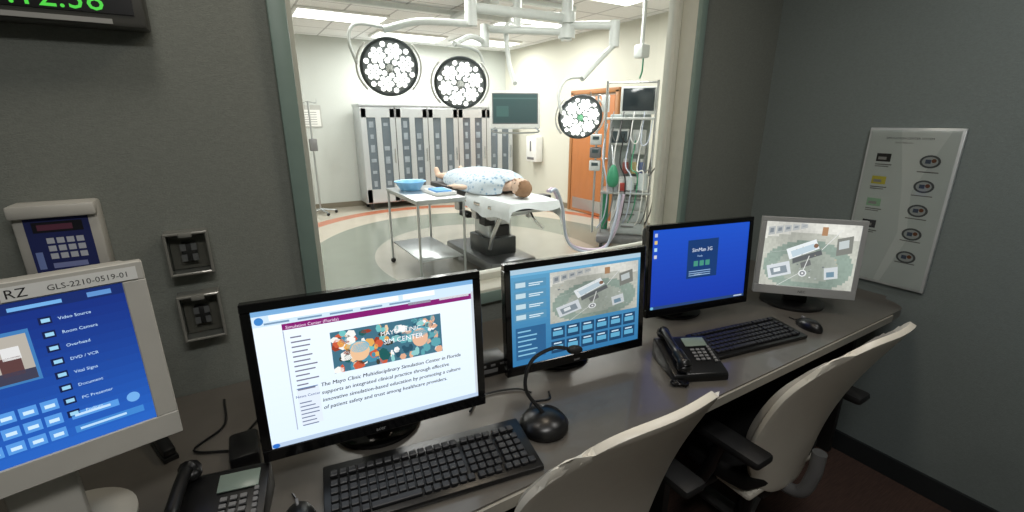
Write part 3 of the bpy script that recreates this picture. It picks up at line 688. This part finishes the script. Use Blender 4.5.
mc=root('gooseneck_microphone',(.575,.80,DZ),0)
lathe('base',[(.056,.001),(.062,.006),(.062,.018),(.05,.034),(.02,.045),(.004,.046)],(0,0,0),black,mc)
tube('gooseneck',[(0,.0,.04),(-.03,.04,.10),(.0,.06,.16),(.06,.05,.185),(.10,.03,.18)],.005,black,mc,8)
ell('capsule',.022,.012,.012,(.11,.025,.178),blackm,mc,rot=(0,.1,-.3))
tube('cord',[(0,.06,.005),(.03,.10,.004),(.08,.09,.004),(.10,.12,.004)],.003,black,mc,6)
hb=root('usb_hub',(.57,1.12,DZ),-5); box('case',.13,.08,.05,0,0,.025,black,hb,.004); box('label',.06,.002,.012,0,-.041,.02,grey,hb)
for k in range(4): box('port_%d'%k,.014,.003,.006,-.045+k*.03,-.041,.038,grey,hb)
cbs=root('desk_cables',(0,0,0))
for pts in ([(.38,1.12,.858),(.44,1.02,.858),(.48,1.03,.858),(.46,1.25,.858),(.45,1.4,.858)],[(.44,.95,.858),(.50,1.0,.858),(.60,.98,.858),(.63,.94,.858)],
            [(1.0,1.12,.858),(1.10,1.1,.858),(1.0,1.25,.858),(.9,1.4,.858)],[(-.1,1.10,.858),(-.18,1.15,.858),(-.12,1.22,.858),(-.12,1.35,.858)],[(-.1,1.05,.858),(-.04,1.12,.858),(-.02,1.3,.858)]):
    tube('cable',pts,.0030,black,cbs,6)
st=root('stapler',(-.24,1.19,DZ),20); box('base',.03,.11,.012,0,0,.006,black,st,.003); box('arm',.026,.105,.02,0,0,.026,black,st,.006,rot=(.08,0,0))
ad=root('power_adapter',(-.075,1.06,DZ),0); box('brick',.06,.10,.045,0,0,.023,black,ad,.008); tube('lead',[(0,.05,.02),(0,.09,.006),(.03,.14,.006)],.003,black,ad,6)

def chair(x,y,yaw,zt,k0=.36):
    r=root('office_chair',(x,y,0),yaw)
    def shell(name,w,z0,z1,off,th,m,k=k0):
        bm=bmesh.new(); nu,nv=24,28; G=[]
        for j in range(nv+1):
            row=[]
            for i in range(nu+1):
                u=-1+2*i/nu; v=-1+2*j/nv
                kk=k*(max(abs(u),abs(v))**4)
                uu=u*math.sqrt(1-kk*v**4); vv=v*math.sqrt(1-kk*u**4)
                s=(vv+1)/2
                hw=w*(.82+.18*math.sin(s*math.pi*.58))
                X=uu*hw; Z=z0+(z1-z0)*s
                Y=-.13-.20*s+.04*math.sin(s*math.pi)+.055*(uu*uu)+off
                row.append(bm.verts.new((X,Y,Z)))
            G.append(row)
        for j in range(nv):
            for i in range(nu): bm.faces.new((G[j][i],G[j][i+1],G[j+1][i+1],G[j+1][i]))
        o=finish(bm,name,m,r,True); q=o.modifiers.new('s','SOLIDIFY'); q.thickness=th; q.offset=0
        b_=o.modifiers.new('b','BEVEL'); b_.width=.004; b_.segments=2; b_.limit_method='ANGLE'
        return o
    shell('back_shell',.262,.38,zt,0,.016,shellm)
    shell('back_cushion',.235,.44,zt-.04,.024,.02,cushm)
    bm=bmesh.new(); nu,nv=16,16; G=[]
    for j in range(nv+1):
        row=[]
        for i in range(nu+1):
            u=-1+2*i/nu; v=-1+2*j/nv
            X=u*math.sqrt(1-.45*v*v/2)*.25; Y=v*math.sqrt(1-.45*u*u/2)*.235+.10
            row.append(bm.verts.new((X,Y,.47+.02*u*u-.02*max(0,v)**2)))
        G.append(row)
    for j in range(nv):
        for i in range(nu): bm.faces.new((G[j][i],G[j][i+1],G[j+1][i+1],G[j+1][i]))
    o=finish(bm,'seat',blackm,r,True); q=o.modifiers.new('s','SOLIDIFY'); q.thickness=.06; q=o.modifiers.new('b','BEVEL'); q.width=.02; q.segments=3
    box('seat_pan',.42,.42,.03,0,.09,.405,shellm,r,.012)
    box('mechanism',.2,.26,.06,0,.02,.36,dark,r,.015)
    tube('back_bracket',[(0,.0,.37),(0,-.16,.37),(0,-.20,.46),(0,-.205,.56)],.022,grey,r,10)
    for s in(-1,1):
        tube('arm_post_%d'%s,[(s*.2,.02,.39),(s*.29,.02,.40),(s*.305,-.02,.50),(s*.305,-.05,.62)],.02,black,r,10)
        box('arm_pad_%d'%s,.085,.25,.032,s*.305,-.07,.645,blackm,r,.014)
    cyl('gas_lift',(0,0,.09),(0,0,.34),.028,black,r)
    for k in range(5):
        a_=2*math.pi*k/5+.3; cx,cy=.3*math.cos(a_),.3*math.sin(a_)
        tube('base_leg_%d'%k,[(0,0,.11),(cx*.6,cy*.6,.095),(cx,cy,.07)],[.03,.022,.016],grey,r,8)
        cyl('caster_%d'%k,(cx-.02,cy,.03),(cx+.02,cy,.03),.03,black,r,n=14)
    return r
chair(.63,.785,0,1.085,.42); chair(1.50,.75,0,1.045,.42)

# ---- wall items
ck=root('digital_clock',(-.47,W-.001,1.90))
box('case',.70,.07,.21,0,-.035,0,mat('clock_case',(70,70,66),.4),ck,.01); box('face',.66,.004,.17,0,-.071,0.005,black,ck)
c=Canvas('digits',ck,-.33,-.074,-.076); c.text('05:12:38',.40,.0,.062,(80,220,70),1); c.done(.9)
c=Canvas('label_strip',ck,-.33,-.0715,-.100); c.rect(.42,0,.2,.010,(150,150,146),0); c.done(0)

kp=root('wall_keypad',(-.365,W-.001,1.34))
box('case',.15,.05,.165,0,-.025,0,beige,kp,.008); box('hood',.15,.02,.03,0,-.055,.066,beige,kp,.006)
c=Canvas('panel',kp,-.055,-.0505,-.075); c.rect(0,0,.11,.125,(34,44,100),0); c.rect(.012,.092,.086,.024,(20,20,30),1); c.rect(.02,.097,.06,.013,(110,60,80),2)
for i in range(4):
    for j in range(3): c.rect(.03+i*.017,.03+j*.018,.013,.013,(190,195,205),1)
c.rect(.006,.008,.012,.04,(120,140,200),1); c.rect(.03,.008,.06,.012,(130,140,190),1); c.done(0)
clear=mat('clear_plastic_cover',(120,120,114),.15,coat=.5)
for k,(z,hh_) in enumerate(((1.268,.115),(1.09,.13))):
    b=root('wall_outlet_box',(-.135,W-.001,z))
    fr=.09
    multi('frame',[(.007,.05,hh_,-fr/2,-.025,0),(.007,.05,hh_,fr/2,-.025,0),(fr,.05,.007,0,-.025,hh_/2-.004),(fr,.05,.007,0,-.025,-hh_/2+.004)],clear,b,.002)
    box('plate',fr-.01,.008,hh_-.02,0,-.004,0,mat('outlet_plate',(96,94,86),.4),b); box('switch',.034,.02,.05,0,-.018,.0,dark,b,.004)
    multi('sockets',[(.012,.004,.018,sx*.012,-.028,sz*.014) for sx in(-1,1) for sz in(-1,1)],grey,b)
    box('latch',.03,.012,.012,0,-.055,hh_/2-.006,clear,b,.003)
    gl_=box('cover',fr-.008,.004,hh_-.012,0,-.045,0,gm,b)

ps=root('framed_poster',(XR-.002,.960,.90),-90)
PW,PH=.315,.67
box('frame_back',PW,.015,PH,PW/2,-.008,PH/2,mat('poster_frame',(206,212,214),.3,metal=.3),ps,.002)
c=Canvas('print',ps,.010,-.016,.010,.0005); w_,h_=PW-.02,PH-.02
c.rect(0,0,w_,h_,(198,206,206),0); c.poly([(w_*.35,h_),(w_*.9,h_),(w_*.62,h_*.62),(w_*.7,h_*.3),(w_*.5,0),(w_*.42,0),(w_*.58,h_*.35),(w_*.5,h_*.65)],(212,218,218),1)
c.text('SIMULATION CENTER SYSTEM',.055,h_*.945,.012,(60,60,70),2); c.text('Quick Reference',.09,h_*.92,.009,(90,90,90),2)
for k,cc in enumerate(((60,60,60),(200,190,80),(150,190,160),(70,70,76),(60,60,66),(90,90,96))):
    y=h_*(.80-.148*k)
    if k<4: c.rect(.035,y,.052,.034,cc,2); c.rect(.042,y+.008,.03,.012,(150,150,150),3); c.rect(.035,y-.014,.06,.004,(110,110,110),2); c.rect(.035,y-.022,.05,.004,(130,130,130),2)
    if k<5: 
        yy=y+.01-.004*k; c.ell(.22,yy,.034,.026,(90,94,96),2); c.ell(.22,yy,.026,.019,(170,176,178),3); c.rect(.205,yy-.008,.018,.016,(80,90,110),4); c.ell(.232,yy+.004,.008,.008,(120,80,60),4)
        c.rect(.185,y-.034,.07,.004,(120,120,120),2)
c.done(0,.25)
box('glazing',PW-.02,.002,PH-.02,PW/2,-.0195,PH/2,gm,ps)

def area(name,loc,sx,sy,e,col,rot=(0,0,0)):
    L=root('recessed_light',loc); box('trim',sx+.06,sy+.06,.02,0,0,-.01,white,L,.003)
    ld=bpy.data.lights.new(name,'AREA'); ld.shape='RECTANGLE'; ld.size=sx; ld.size_y=sy; ld.energy=e; ld.color=col
    lo=bpy.data.objects.new(name,ld); COL.objects.link(lo); lo.parent=L; lo.location=(0,0,-.025); lo.rotation_euler=rot
area('lamp',(.1,-.3,H),.9,.3,19,(1,.98,.95)); area('lamp',(1.6,.2,H),.3,.3,7,(1,.97,.93)); area('lamp',(-.1,1.0,H),.25,.25,3.5,(1,.93,.83)); area('lamp',(.9,1.0,H),.25,.25,5,(1,.84,.64))
w=bpy.data.worlds.new('world'); SC.world=w; w.use_nodes=True; w.node_tree.nodes['Background'].inputs[0].default_value=(.02,.02,.022,1)

cam=bpy.data.cameras.new('camera'); co=bpy.data.objects.new('camera',cam); COL.objects.link(co)
co.location=(0,0,1.6); co.rotation_euler=(math.radians(73.4),0,math.radians(-31)); cam.sensor_width=36; cam.lens=455/1024*36; cam.clip_start=.02
SC.camera=co
